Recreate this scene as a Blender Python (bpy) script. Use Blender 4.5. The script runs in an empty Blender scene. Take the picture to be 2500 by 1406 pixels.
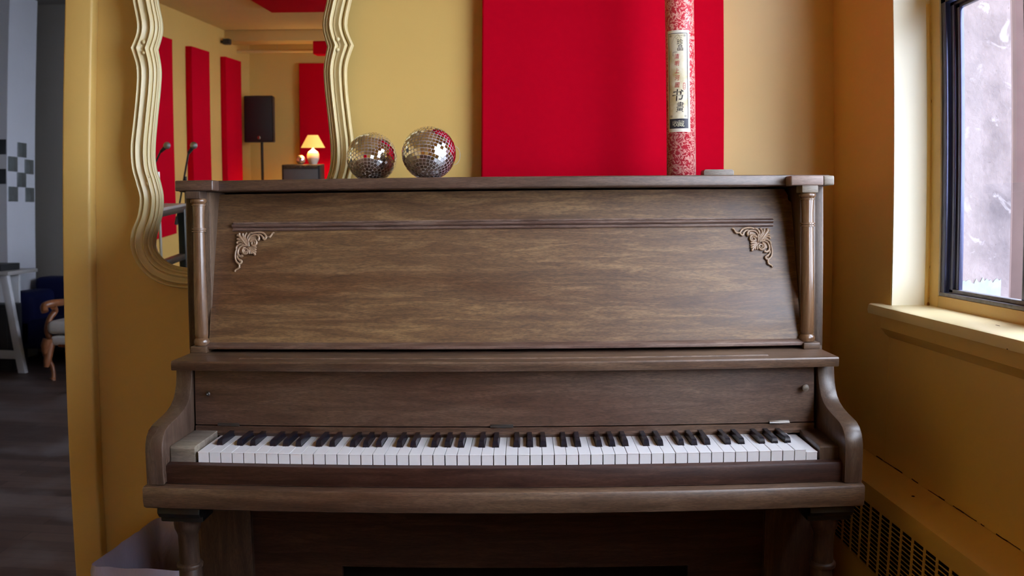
import bpy, bmesh, math, random
import numpy as np
from mathutils import Vector, Matrix, noise as mnoise

random.seed(7)
SC = bpy.context.scene
COL = SC.collection

# ------------------------------------------------------------------ camera, sky, exposure
CAM_R = Matrix(((0.9999698, 0.0060965, -0.0048231), (-0.0059294, 0.9994069, 0.0339231), (0.0050271, -0.0338935, 0.9994128)))
H = 1.195
cd = bpy.data.cameras.new('camera')
cam = bpy.data.objects.new('camera', cd)
COL.objects.link(cam)
rx, fw, up = CAM_R.col[0], CAM_R.col[1], CAM_R.col[2]
m = Matrix.Identity(4)
for i in range(3):
    m[i][0] = rx[i]; m[i][1] = up[i]; m[i][2] = -fw[i]
m[2][3] = H
cam.matrix_world = m
# a 30 mm lens with the slight barrel distortion of the real one
cd.type = 'PANO'
cd.panorama_type = 'FISHEYE_LENS_POLYNOMIAL'
cd.sensor_fit = 'HORIZONTAL'
cd.sensor_width = 36.0
cd.sensor_height = 36.0 * 1406 / 2500
cd.fisheye_fov = math.radians(160)
cd.fisheye_polynomial_k0 = 0.0
cd.fisheye_polynomial_k1 = -3.27411258e-02
cd.fisheye_polynomial_k2 = -6.84978360e-06
cd.fisheye_polynomial_k3 = 6.88456693e-06
cd.fisheye_polynomial_k4 = -5.84326514e-08
cd.lens = 30.5
cd.shift_y = -100.2 / 1406
cd.clip_start = 0.05
cd.dof.use_dof = True
cd.dof.focus_distance = 1.85
cd.dof.aperture_fstop = 8.0
SC.camera = cam

w = bpy.data.worlds.new('overcast_sky')
SC.world = w
w.use_nodes = True
bg = w.node_tree.nodes['Background']
bg.inputs[0].default_value = (0.76, 0.84, 1.0, 1)
bg.inputs[1].default_value = 13.5

SC.view_settings.view_transform = 'Standard'
SC.view_settings.look = 'None'
SC.view_settings.gamma = 1.0
SC.view_settings.use_curve_mapping = False
SC.view_settings.exposure = 0.12
SC.cycles.max_bounces = 10
SC.cycles.diffuse_bounces = 6
SC.cycles.glossy_bounces = 6
SC.cycles.transmission_bounces = 8
SC.cycles.sample_clamp_indirect = 6.0
SC.cycles.caustics_reflective = False
SC.cycles.caustics_refractive = False
SC.cycles.use_denoising = True


def portal(name, loc, rot, sx, sy):
    l = bpy.data.lights.new(name, 'AREA')
    l.shape = 'RECTANGLE'; l.size = sx; l.size_y = sy
    l.cycles.is_portal = True
    o = bpy.data.objects.new(name, l)
    COL.objects.link(o)
    o.location = loc; o.rotation_euler = rot
    return o


# sky portals in the two window openings (they only guide sampling, they give off no light of their own)
#portal('window_portal', (1.50, 0.0, 1.5), (0, math.radians(90), 0), 3.4, 6.0)
#portal('window_portal_other_room', (1.50, 4.9, 1.66), (0, math.radians(90), 0), 2.4, 3.4)

# ------------------------------------------------------------------ materials
MATS = {}


class NT:
    def __init__(s, name):
        s.m = bpy.data.materials.new(name); s.m.use_nodes = True
        s.t = s.m.node_tree; s.n = s.t.nodes; s.l = s.t.links
        s.b = s.n['Principled BSDF']

    def add(s, typ, **k):
        n = s.n.new(typ)
        for a, v in k.items():
            setattr(n, a, v)
        return n

    def link(s, a, b): s.l.new(a, b)

    def coords(s, scale=(1, 1, 1), kind='Object', rot=(0, 0, 0)):
        tc = s.add('ShaderNodeTexCoord'); mp = s.add('ShaderNodeMapping')
        mp.inputs['Scale'].default_value = scale; mp.inputs['Rotation'].default_value = rot
        s.link(tc.outputs[kind], mp.inputs[0])
        return mp.outputs[0]

    def noise(s, vec, scale=5, detail=4, rough=.5, dist=0):
        n = s.add('ShaderNodeTexNoise')
        n.inputs['Scale'].default_value = scale; n.inputs['Detail'].default_value = detail
        n.inputs['Roughness'].default_value = rough; n.inputs['Distortion'].default_value = dist
        s.link(vec, n.inputs['Vector'])
        return n.outputs['Fac']

    def ramp(s, fac, stops):
        r = s.add('ShaderNodeValToRGB')
        e = r.color_ramp.elements
        while len(e) < len(stops): e.new(.5)
        for i, (p, c) in enumerate(stops):
            e[i].position = p
            e[i].color = (c, c, c, 1) if isinstance(c, (int, float)) else (*c, 1)
        s.link(fac, r.inputs[0])
        return r.outputs[0]

    def mix(s, a, b, fac, mode='MIX'):
        x = s.add('ShaderNodeMix', data_type='RGBA', blend_type=mode)
        for k, v in ((0, fac), (6, a), (7, b)):
            if hasattr(v, 'is_linked') or isinstance(v, bpy.types.NodeSocket): s.link(v, x.inputs[k])
            elif isinstance(v, (int, float)): x.inputs[k].default_value = v
            else: x.inputs[k].default_value = (*v, 1)
        return x.outputs[2]

    def bump(s, h, strength=.2, dist=.002):
        b = s.add('ShaderNodeBump')
        b.inputs['Strength'].default_value = strength; b.inputs['Distance'].default_value = dist
        s.link(h, b.inputs['Height']); s.link(b.outputs[0], s.b.inputs['Normal'])

    def color(s, c):
        if isinstance(c, bpy.types.NodeSocket): s.link(c, s.b.inputs['Base Color'])
        else: s.b.inputs['Base Color'].default_value = (*c, 1)

    def rough(s, r):
        if isinstance(r, bpy.types.NodeSocket): s.link(r, s.b.inputs['Roughness'])
        else: s.b.inputs['Roughness'].default_value = r

    def metal(s, v): s.b.inputs['Metallic'].default_value = v
    def spec(s, v): s.b.inputs['Specular IOR Level'].default_value = v


def plain(name, c, rough=.6, metal=0, spec=.5, var=.08, scale=20):
    t = NT(name)
    n = t.noise(t.coords(), scale, 3)
    t.color(t.mix(tuple(x * (1 - var) for x in c), tuple(min(1, x * (1 + var)) for x in c), n))
    t.rough(rough); t.metal(metal); t.spec(spec)
    return t.m


def wood(name, dark, mid, light, axis='x', rough=.40, fine=1.0, blotch=.5, spec=.45, coat=0, wear_highlight=.75):
    t = NT(name)
    along, ac = 4.2, 42.0
    sc = {'x': (along, ac, ac), 'z': (ac, ac, along), 'y': (ac, along, ac)}[axis]
    v = t.coords(sc)
    a = t.noise(v, 1.3, 10, .70, .9)
    sc2 = {'x': (85, 700, 700), 'z': (700, 700, 85), 'y': (700, 85, 700)}[axis]
    p = t.noise(t.coords(sc2), 1.0, 3, .6, .0)
    sc3 = {'x': (1.1, 5, 5), 'z': (5, 5, 1.1), 'y': (5, 1.1, 5)}[axis]
    b = t.noise(t.coords(sc3), 1.2, 3, .5, 1.2)
    c = t.ramp(a, [(.32, dark), (.50, mid), (.66, light)])
    pores = t.ramp(p, [(.40, .34), (.55, 1.06)])
    c = t.mix(c, pores, .62 * fine, 'MULTIPLY')
    bl = t.ramp(b, [(.30, (.74, .60, .60)), (.50, (1, 1, 1)), (.70, (1.22, 1.22, 1.0))])
    c = t.mix(c, bl, blotch, 'MULTIPLY')
    # worn, paler arrises, with edge highlights put into the colour
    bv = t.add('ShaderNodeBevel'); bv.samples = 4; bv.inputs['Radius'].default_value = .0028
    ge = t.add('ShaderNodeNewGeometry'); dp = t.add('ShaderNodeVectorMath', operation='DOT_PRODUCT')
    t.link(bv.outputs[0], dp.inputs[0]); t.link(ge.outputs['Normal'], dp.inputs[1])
    edge = t.ramp(dp.outputs['Value'], [(.80, wear_highlight), (.985, 0.0)])
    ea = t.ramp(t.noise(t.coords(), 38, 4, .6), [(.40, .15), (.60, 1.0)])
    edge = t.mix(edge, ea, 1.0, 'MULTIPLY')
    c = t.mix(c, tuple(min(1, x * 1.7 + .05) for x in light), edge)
    t.color(c)
    t.rough(t.ramp(b, [(.3, rough - .05), (.7, rough + .08)]))
    t.spec(spec)
    t.b.inputs['Coat Weight'].default_value = coat
    t.b.inputs['Coat Roughness'].default_value = .28
    t.bump(p, .12, .0006)
    return t.m


def wall_paint(name, c, rough=.42, wear_highlight=True):
    t = NT(name)
    v = t.coords()
    a = t.noise(v, 3.0, 4, .55)
    base = t.mix(tuple(x * .93 for x in c), tuple(min(1, x * 1.05) for x in c), a)
    t.color(base); t.rough(rough); t.spec(.55)
    t.bump(t.noise(v, 26, 6, .6), .12, .004)
    return t.m


YEL = (.74, .50, .15)
M = {}
M['wall'] = wall_paint('yellow_wall_paint', YEL)
M['ceiling'] = wall_paint('yellow_ceiling_paint', (.70, .50, .20), .6)
M['cream'] = wall_paint('cream_reveal_paint', (.86, .81, .62), .38)
M['sill_paint'] = wall_paint('sill_paint', (.86, .74, .44), .34)
M['red_fabric'] = plain('red_fabric', (.58, .0015, .018), 1.0, 0, .04, .05, 60)
M['grey_wall'] = wall_paint('grey_plaster', (.30, .30, .33), .7)
M['pillar'] = wall_paint('white_pillar_paint', (.62, .63, .70), .6)
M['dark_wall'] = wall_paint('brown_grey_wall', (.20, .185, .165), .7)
# piano woods
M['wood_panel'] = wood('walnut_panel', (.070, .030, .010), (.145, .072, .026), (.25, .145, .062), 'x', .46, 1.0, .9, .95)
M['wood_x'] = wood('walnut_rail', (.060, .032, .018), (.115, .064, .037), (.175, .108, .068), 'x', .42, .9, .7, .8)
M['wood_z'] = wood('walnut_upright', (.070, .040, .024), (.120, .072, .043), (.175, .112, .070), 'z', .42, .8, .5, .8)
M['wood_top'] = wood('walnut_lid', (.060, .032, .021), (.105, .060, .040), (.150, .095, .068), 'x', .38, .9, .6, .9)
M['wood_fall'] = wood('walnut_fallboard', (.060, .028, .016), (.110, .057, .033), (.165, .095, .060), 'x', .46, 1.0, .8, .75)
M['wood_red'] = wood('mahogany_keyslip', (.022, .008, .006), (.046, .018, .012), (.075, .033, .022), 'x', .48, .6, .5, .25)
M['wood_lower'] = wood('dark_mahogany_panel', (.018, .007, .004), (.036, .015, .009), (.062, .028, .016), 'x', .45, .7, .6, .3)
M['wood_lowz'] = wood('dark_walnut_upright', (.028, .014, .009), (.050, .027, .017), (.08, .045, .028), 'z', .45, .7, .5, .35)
M['wood_mould'] = wood('highlit_moulding', (.085, .045, .032), (.140, .082, .062), (.24, .165, .13), 'x', .36, .7, .5, .95)  # paler, greyer tones put the moulding's highlights into the colour
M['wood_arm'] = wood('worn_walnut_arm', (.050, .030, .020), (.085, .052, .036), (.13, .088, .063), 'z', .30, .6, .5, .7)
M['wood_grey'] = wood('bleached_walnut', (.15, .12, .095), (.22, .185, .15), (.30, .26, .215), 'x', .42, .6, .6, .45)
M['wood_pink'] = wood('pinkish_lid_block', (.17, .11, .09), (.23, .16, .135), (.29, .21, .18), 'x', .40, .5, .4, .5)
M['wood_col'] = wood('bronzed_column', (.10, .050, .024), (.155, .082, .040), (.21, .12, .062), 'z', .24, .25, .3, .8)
M['carved'] = plain('carved_ornament_wood', (.36, .24, .15), .30, 0, .9, .15, 90)
M['black_lacquer'] = plain('black_lacquer', (.010, .010, .013), .28, 0, .5)
M['black_iron'] = plain('black_iron', (.012, .014, .014), .4, .3)
M['dark_gap'] = plain('piano_inside', (.012, .009, .008), .9, 0, .1)
M['ivory_top'] = plain('ivory_key_top', (.84, .84, .86), .22, 0, .5, .02, 40)
M['ebony'] = plain('ebony_key', (.009, .009, .016), .24, 0, .45, .2, 60)
M['key_wood'] = plain('key_wood', (.38, .20, .09), .6)
M['steel'] = plain('dull_steel', (.45, .43, .40), .35, 1)
M['dark_steel'] = plain('tarnished_steel', (.10, .09, .085), .45, .8)
# mirror
t = NT('antique_cream_frame'); n1 = t.noise(t.coords(), 9, 4); t.color(t.mix((.74, .62, .32), (.80, .69, .40), n1)); t.rough(.34); t.spec(.5); t.bump(t.noise(t.coords(), 60, 3), .05, .001); M['frame'] = t.m
t = NT('mirror_silver'); t.color((.90, .92, .90)); t.metal(1); t.rough(0.0); M['mirror'] = t.m
t = NT('mirror_tile'); t.color((.92, .92, .95)); t.metal(1); t.rough(.04); M['tile'] = t.m
M['grout'] = plain('ball_grout', (.80, .77, .78), .5, .2)
t = NT('clear_glass'); t.color((1, 1, 1)); t.rough(0); t.b.inputs['Transmission Weight'].default_value = 1; t.b.inputs['IOR'].default_value = 1.45
mo = t.n['Material Output']; tr = t.add('ShaderNodeBsdfTransparent'); gl = t.add('ShaderNodeBsdfGlossy'); gl.inputs['Roughness'].default_value = 0
lw = t.add('ShaderNodeLayerWeight'); lw.inputs['Blend'].default_value = .5; mx = t.add('ShaderNodeMixShader')
t.link(t.ramp(lw.outputs['Facing'], [(0, .035), (.6, .05), (.85, .18), (1, .7)]), mx.inputs[0]); t.link(tr.outputs[0], mx.inputs[1]); t.link(gl.outputs[0], mx.inputs[2]); t.link(mx.outputs[0], mo.inputs[0]); M['glass'] = t.m
M['aluminium'] = plain('dark_anodised_frame', (.055, .062, .13), .22, .6, .7, .2, 30)
M['alu_light'] = plain('scuffed_metal_sill', (.22, .22, .25), .45, .5, .5, .5, 60)
# outdoor painted masonry, flaking
t = NT('flaking_pink_masonry'); v = t.coords()
a = t.noise(v, 5, 5, .6); b = t.noise(v, 60, 4, .7); c = t.noise(v, 14, 5, .6, .8)
col = t.mix((.105, .085, .095), (.225, .185, .195), t.ramp(a, [(.36, 0.0), (.58, 1.0)]))
col = t.mix(col, (.31, .28, .30), t.ramp(c, [(.60, 0.0), (.66, .8)]))
col = t.mix(col, (.04, .03, .03), t.ramp(b, [(.27, .9), (.34, 0.0)]))
t.color(col); t.rough(.8); t.bump(b, .5, .004); M['masonry'] = t.m
M['masonry_dark'] = plain('reddish_masonry', (.10, .065, .062), .8, 0, .3, .35, 12)
M['foil'] = plain('pale_blue_patch', (.17, .20, .22), .35, .3, .5, .35, 50)
# floor
t = NT('dark_parquet_sheen'); v = t.coords((1, 1, 1))
br = t.add('ShaderNodeTexBrick'); br.inputs['Scale'].default_value = 1; br.inputs['Brick Width'].default_value = .9; br.inputs['Row Height'].default_value = .085
br.inputs['Mortar Size'].default_value = .0018; br.inputs['Color1'].default_value = (.045, .022, .015, 1); br.inputs['Color2'].default_value = (.095, .055, .042, 1); br.inputs['Mortar'].default_value = (.012, .008, .007, 1)
t.link(v, br.inputs['Vector'])
n1 = t.noise(t.coords((1.5, 22, 1)), 1.6, 6, .6); n2 = t.noise(v, 1.9, 5, .6)
c = t.mix(br.outputs[0], t.ramp(n1, [(.3, .55), (.7, 1.25)]), .7, 'MULTIPLY')
c = t.mix(c, (.15, .125, .125), t.ramp(n2, [(.50, 0.0), (.66, .7)]))  # pale grey patches: floor sheen put into the colour
t.color(c); t.rough(t.ramp(n2, [(.3, .42), (.7, .6)])); M['floor'] = t.m
# bin
t = NT('bin_liner'); t.color((.36, .33, .44)); t.rough(.3); t.b.inputs['Transmission Weight'].default_value = .0; t.spec(.5)
t.bump(t.noise(t.coords((1, 1, .35)), 24, 3, .6, .5), .6, .01); M['liner'] = t.m
M['bin'] = plain('grey_bin_plastic', (.20, .19, .22), .45)
# brocade
t = NT('red_brocade'); v = t.coords((1, 1, 1), 'UV')
vo = t.add('ShaderNodeTexVoronoi', feature='SMOOTH_F1'); vo.inputs['Scale'].default_value = 120
wv = t.noise(v, 66, 3, .6, 2.6)
vv = t.add('ShaderNodeMix', data_type='VECTOR'); 
nv = t.add('ShaderNodeTexNoise'); nv.inputs['Scale'].default_value = 34; t.link(v, nv.inputs['Vector'])
vv.inputs[0].default_value = .025; t.link(v, vv.inputs[4]); t.link(nv.outputs['Color'], vv.inputs[5]); t.link(vv.outputs[1], vo.inputs['Vector'])
k1 = t.ramp(wv, [(.50, 0.0), (.525, 1.0), (.62, 1.0), (.645, 0.0)])
k2 = t.ramp(vo.outputs['Distance'], [(.20, 1.0), (.26, 0.0)])
kk = t.mix(k1, k2, .5, 'LIGHTEN'); kk = t.mix(k1, k2, 1.0, 'ADD')
t.color(t.mix((.56, .012, .035), (.86, .44, .38), kk)); t.rough(.38); t.spec(.5)
t.b.inputs['Sheen Weight'].default_value = .15; M['brocade'] = t.m
t = NT('aged_label_paper'); n = t.noise(t.coords(), 28, 3); t.color(t.mix((.78, .73, .57), (.58, .47, .22), t.ramp(n, [(.46, 0.0), (.68, 1.0)]))); t.rough(.35); M['paper'] = t.m
M['paper_rim'] = plain('label_rim_paper', (.80, .77, .66), .35, 0, .5, .03)
M['ink'] = plain('black_ink', (.012, .012, .018), .5)
M['ink_navy'] = plain('navy_ink', (.02, .022, .04), .45)
M['ink_red'] = plain('red_ink', (.50, .02, .03), .5)
M['ink_gold'] = plain('pale_ink', (.70, .68, .50), .5)
M['ink_brown'] = plain('brown_ink', (.28, .20, .08), .6)
M['rad_paint'] = wall_paint('cover_yellow_paint', (.66, .43, .12), .4)
M['slot'] = plain('vent_slot_dark', (.006, .004, .003), .9, 0, .1)
M['crack'] = plain('dark_crack', (.05, .02, .01), .9, 0, .1)
M['rusty'] = plain('chipped_paint', (.32, .15, .04), .8, 0, .2, .4, 90)
M['black_plastic'] = plain('black_plastic', (.018, .018, .021), .5)
M['grille_cloth'] = plain('grey_grille_cloth', (.12, .12, .125), .8)
M['white_ceramic'] = plain('white_ceramic', (.85, .82, .76), .25)
M['mic_grille'] = plain('grey_mic_grille', (.30, .30, .31), .45, .7)
M['white_metal'] = plain('white_table_paint', (.60, .60, .64), .45)
M['pale_board'] = plain('pale_table_board', (.34, .32, .31), .4)
M['blue_velvet'] = plain('navy_velvet', (.006, .009, .055), .8, 0, .2)
M['white_linen'] = plain('off_white_upholstery', (.62, .60, .58), .85, 0, .2)
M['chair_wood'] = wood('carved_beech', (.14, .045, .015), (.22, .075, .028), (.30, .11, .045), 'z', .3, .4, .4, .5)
M['string'] = plain('pale_thread', (.55, .5, .42), .6)
M['wall_tile'] = plain('smoky_mirror_tile', (.30, .33, .34), .12, .7, .5, .5, 9)
M['wall_tile_shaded'] = plain('shaded_mirror_tile', (.10, .11, .13), .12, .7, .5, .5, 14)  # same tile, its colour darkened for the pillar face in shade
t = NT('lit_lampshade'); t.color((.8, .50, .16)); t.rough(.7); t.b.inputs['Emission Color'].default_value = (1, .56, .12, 1); t.b.inputs['Emission Strength'].default_value = 1.0; M['shade'] = t.m
t = NT('outdoor_paving'); t.color((.30, .30, .30)); t.rough(.9); M['outdoor'] = t.m


# ------------------------------------------------------------------ mesh helpers
class MB:
    """collects shapes into one mesh; coordinates in the frame of the thing's root minus origin"""
    def __init__(s, origin=(0, 0, 0)):
        s.bm = bmesh.new(); s.o = Vector(origin); s.uv = None

    def _v(s, p): return s.bm.verts.new(Vector(p) - s.o)

    def box(s, x0, x1, y0, y1, z0, z1, bev=0.0, seg=2):
        vs = [s._v((x, y, z)) for x in (x0, x1) for y in (y0, y1) for z in (z0, z1)]
        fs = [(0, 1, 3, 2), (4, 6, 7, 5), (0, 4, 5, 1), (2, 3, 7, 6), (0, 2, 6, 4), (1, 5, 7, 3)]
        faces = [s.bm.faces.new([vs[i] for i in f]) for f in fs]
        if bev > 0:
            es = list({e for f in faces for e in f.edges})
            bmesh.ops.bevel(s.bm, geom=es, offset=bev, segments=seg, profile=.5, affect='EDGES')
        return s

    def prism(s, poly, a0, a1, axis='x', bev=0.0):
        """poly: 2D points; axis x -> (y,z), y -> (x,z), z -> (x,y)"""
        def P(p, a):
            return {'x': (a, p[0], p[1]), 'y': (p[0], a, p[1]), 'z': (p[0], p[1], a)}[axis]
        A = [s._v(P(p, a0)) for p in poly]; B = [s._v(P(p, a1)) for p in poly]
        n = len(poly); fs = []
        fs.append(s.bm.faces.new(A[::-1])); fs.append(s.bm.faces.new(B))
        for i in range(n):
            fs.append(s.bm.faces.new((A[i], A[(i + 1) % n], B[(i + 1) % n], B[i])))
        bmesh.ops.recalc_face_normals(s.bm, faces=fs)
        if bev > 0:
            es = list(set(fs[0].edges) | set(fs[1].edges))
            bmesh.ops.bevel(s.bm, geom=es, offset=bev, segments=2, profile=.5, affect='EDGES')
        return s

    def lathe(s, cx, cy, prof, n=28, sq=False):
        """prof: (r, z) from bottom to top around a vertical axis"""
        rings = []
        for r, z in prof:
            rings.append([s._v((cx + r * math.cos(2 * math.pi * i / n), cy + r * math.sin(2 * math.pi * i / n), z)) for i in range(n)])
        for a, b in zip(rings, rings[1:]):
            for i in range(n):
                s.bm.faces.new((a[i], a[(i + 1) % n], b[(i + 1) % n], b[i]))
        s.bm.faces.new(rings[0][::-1]); s.bm.faces.new(rings[-1])
        return s

    def tube(s, pts, rad, n=8, flat=1.0, flat_axis=None):
        """swept tube; rad a number or list; flat squashes along flat_axis"""
        pts = [Vector(p) for p in pts]
        if isinstance(rad, (int, float)): rad = [rad] * len(pts)
        rings = []
        ref = None
        for i, p in enumerate(pts):
            d = (pts[min(i + 1, len(pts) - 1)] - pts[max(i - 1, 0)]).normalized()
            if ref is None:
                ref = Vector((0, 0, 1)) if abs(d.z) < .9 else Vector((1, 0, 0))
            u = (ref - d * ref.dot(d)).normalized(); v = d.cross(u); ref = u
            ring = []
            for k in range(n):
                a = 2 * math.pi * k / n
                q = u * math.cos(a) * rad[i] + v * math.sin(a) * rad[i]
                if flat_axis is not None:
                    fa = Vector(flat_axis); q = q - fa * q.dot(fa) * (1 - flat)
                ring.append(s._v(p + q))
            rings.append(ring)
        for a, b in zip(rings, rings[1:]):
            for k in range(n):
                s.bm.faces.new((a[k], a[(k + 1) % n], b[(k + 1) % n], b[k]))
        s.bm.faces.new(rings[0][::-1]); s.bm.faces.new(rings[-1])
        return s

    def ball(s, c, r, seg=20, sc=(1, 1, 1)):
        res = bmesh.ops.create_uvsphere(s.bm, u_segments=seg, v_segments=max(6, seg // 2), radius=r)
        for v in res['verts']:
            v.co = Vector((v.co.x * sc[0], v.co.y * sc[1], v.co.z * sc[2])) + Vector(c) - s.o
        return s

    def build(s, name, mat, parent=None, smooth=35, label=None):
        me = bpy.data.meshes.new(name)
        bmesh.ops.recalc_face_normals(s.bm, faces=s.bm.faces[:]) if not getattr(s, 'norecalc', False) else None
        s.bm.to_mesh(me); s.bm.free()
        mats = mat if isinstance(mat, (list, tuple)) else [mat]
        for mm in mats: me.materials.append(mm)
        if smooth:
            for p in me.polygons: p.use_smooth = True
            me.set_sharp_from_angle(angle=math.radians(smooth))
        o = bpy.data.objects.new(name, me)
        COL.objects.link(o)
        if parent is not None: o.parent = parent
        else: o.location = s.o
        if label: o['label'] = label
        return o


def thing(name, label, cat, loc=(0, 0, 0), rot=None, group=None, matrix=None):
    o = bpy.data.objects.new(name, None); COL.objects.link(o)
    o.empty_display_size = .05
    if matrix is not None: o.matrix_world = matrix
    else:
        o.location = loc
        if rot: o.rotation_euler = rot
    o['label'] = label; o['category'] = cat
    if group: o['group'] = group
    return o


def tag(o, label, cat, group=None):
    o['label'] = label; o['category'] = cat
    if group: o['group'] = group
    return o


def struct(o, label=None):
    o['kind'] = 'structure'
    if label: o['label'] = label
    return o


# ------------------------------------------------------------------ room shell
XR, YW = 0.893, 2.32          # window wall, back wall
XL, YB, ZC = -3.13, -6.56, 2.70
XO = 1.155                    # outer face of window wall
b = MB(); b.box(-6.2, 3.0, YB - .2, 7.5, -.1, 0); struct(b.build('floor', M['floor'], smooth=0), 'dark parquet floor with sheen painted in, running into the next room')
b = MB(); b.box(XL - .12, XO, YB - .12, YW + .12, ZC, ZC + .1); struct(b.build('ceiling', M['ceiling'], smooth=0), 'yellow painted ceiling')
b = MB(); b.box(-6.2, XO, YW + .12, 7.5, 3.06, 3.16); struct(b.build('ceiling_far', M['dark_wall'], smooth=0), 'dim ceiling of the next room')
b = MB(); b.box(-1.235, XO, YW, YW + .12, 0, ZC); struct(b.build('wall_back', M['wall'], smooth=0), 'yellow wall behind the piano')
# window wall with a long window opening
Y1, Y0, Z0, Z1 = 1.944, -.1, .975, 2.34
YA, YC = -3.0, -4.9      # second window further back
b = MB()
b.box(XR, XO, Y1, YW + .12, 0, ZC, .004)
b.box(XR, XO, YA, Y0, 0, ZC); b.box(XR, XO, YB, YC, 0, ZC)
for ya_, yb_ in ((Y0, Y1), (YC, YA)):
    b.box(XR, XO, ya_, yb_, 0, Z0); b.box(XR, XO, ya_, yb_, Z1, ZC)
struct(b.build('wall_right', M['wall'], smooth=0), 'yellow window wall')
b = MB(); b.box(XL - .12, XL, YB, YW + .12, 0, ZC); struct(b.build('wall_left', M['wall'], smooth=0), 'yellow wall with red panels seen in the mirror')
b = MB(); b.box(XL - .12, XO, YB - .12, YB, 0, ZC); struct(b.build('wall_front', M['wall'], smooth=0), 'yellow end wall seen in the mirror')
# casing at the left end of the back wall
b = MB(); b.box(-1.217, -1.134, 2.280, YW + .001, 0, ZC, .008, 4); struct(b.build('trim_1', M['wall'], smooth=30), 'yellow casing board at the open end of the wall')
# ceiling beam, far end
b = MB(); b.box(XL, XO, -5.86, -5.5, 2.57, ZC, .01); struct(b.build('trim_2', M['ceiling'], smooth=30), 'boxed ceiling beam across the far end')

# other room
b = MB(); b.box(-6.2, XO, 7.3, 7.4, 0, 3.06); struct(b.build('wall_far', M['dark_wall'], smooth=0), 'dim far wall of the next room')
b = MB(); b.box(-6.2, -6.1, YW, 7.3, 0, 3.06); struct(b.build('wall_far_left', M['dark_wall'], smooth=0))
b = MB(); b.box(-6.2, XL - .12, YW, YW + .12, 0, 3.06); struct(b.build('wall_partition', M['dark_wall'], smooth=0))
b = MB()
b.box(-6.2, XO, YW + .06, YW + .12, ZC, 3.06); b.box(XR + .05, XO, YW + .12, 3.7, 0, 3.06); b.box(XR + .05, XO, 6.1, 7.3, 0, 3.06); b.box(XR + .05, XO, 3.7, 6.1, 0, .9); b.box(XR + .05, XO, 3.7, 6.1, 2.42, 3.06)
struct(b.build('wall_far_right', M['dark_wall'], smooth=0))
b = MB(); b.box(-4.9, -4.07, 6.72, 7.16, 0, 3.06); pil = struct(b.build('wall_pillar', M['pillar'], smooth=0), 'pale square pillar with mirror tiles in the next room')
ts = .122
for (yy, zz) in ((6.875, 1.69), (6.735, 1.565), (6.99, 1.555), (6.87, 1.44), (6.74, 1.318), (7.0, 1.318)):
    b = MB(); b.box(-4.071, -4.055, yy, yy + .125, zz, zz + ts, .002); b.build('tile', M['wall_tile'], pil, label='smoky mirror tile')
for (xx, zz) in ((-4.195, 1.70), (-4.325, 1.70), (-4.195, 1.46), (-4.325, 1.46)):
    b = MB(); b.box(xx, xx + .12, 6.706, 6.721, zz, zz + ts, .002); b.build('tile', M['wall_tile_shaded'], pil, label='mirror tile darkened for the shaded pillar face')

# outside
b = MB(); b.box(XO, 9, -9, 10, -.35, -.3); struct(b.build('ground', M['outdoor'], smooth=0), 'pale paving outside the window')
b = MB(); b.box(1.03, XO + .012, 1.902, Y1, .9, 2.5); struct(b.build('trim_3', M['masonry'], smooth=0), 'flaking pale pink masonry jamb outside the window')
b = MB(); b.box(XO + .0, 1.36, 1.93, 2.5, .6, 2.6, .004); b.tube([(XO + .022, 1.935, .7), (XO + .022, 1.935, 2.6)], .012, 12)
struct(b.build('trim_4', M['masonry_dark'], smooth=30), 'reddish outer corner beyond the window jamb')
b = MB(); b.box(1.03, XO + .05, Y0, 1.905, .93, 1.0, .004); struct(b.build('trim_5', M['masonry'], smooth=0), 'outer masonry sill')
b = MB()
rr = random.Random(3)
top = [(1.045 + .1 * i / 19, 1.058 + rr.uniform(-.007, .007)) for i in range(20)]
b.prism([(1.04, 1.0)] + top + [(1.145, 1.0)], 1.9005, 1.902, 'y')
struct(b.build('trim_6', M['foil'], smooth=0), 'crumpled pale blue patch at the foot of the outer jamb')

# ------------------------------------------------------------------ window with sill
win = bpy.data.objects.new('window_1', None); COL.objects.link(win); win.location = (XR, 0, 1.0); win['kind'] = 'structure'; win['label'] = 'tall window with dark metal frame in yellow wooden surround'
O = (XR, 0, 1.0)
XF = .983
b = MB(O)   # cream jamb lining of the reveal
b.box(XR + .0005, XF + .045, Y1 - .004, Y1 + .001, .996, Z1)
b.build('jamb_lining', M['cream'], win, label='cream painted window reveal')
b = MB(O)
b.box(XF, XF + .05, 1.893, Y1 - .004, .994, Z1, .002)          # wooden frame upright
b.box(XF, XF + .05, Y0, 1.893, .994, 1.0245, .002)            # bottom rail
b.box(XF, XF + .05, Y0, 1.893, Z1 - .05, Z1, .002)
b.box(XF - .012, XF + .05, Y0, 1.893, 1.700, 1.760, .003)     # transom
b.box(XF, XF + .05, Y0, Y0 + .05, .994, Z1, .002)
b.build('wooden_frame', M['rad_paint'], win, label='yellow painted wooden window surround')
b = MB(O)
for zz in np.linspace(1.0, 1.69, 46):
    r = .0009 + .0022 * random.random() ** 2
    if random.random() < .55:
        yy = 1.939 + random.uniform(-.003, .001)
        b.ball((XF - .0004, yy - .001, zz + random.uniform(-.006, .006)), r, 8, (.4, 1, 1.8))
b.ball((XF - .002, 1.936, 1.000), .006, 10, (.6, 1, 1))
b.build('chipped_paint', M['rusty'], win)
# yellow quarter-round against the reveal
b = MB(O); b.tube([(XF - .002, 1.941, .996), (XF - .002, 1.941, 1.70)], .007, 10); b.build('quarter_round', M['wall'], win)


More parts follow.
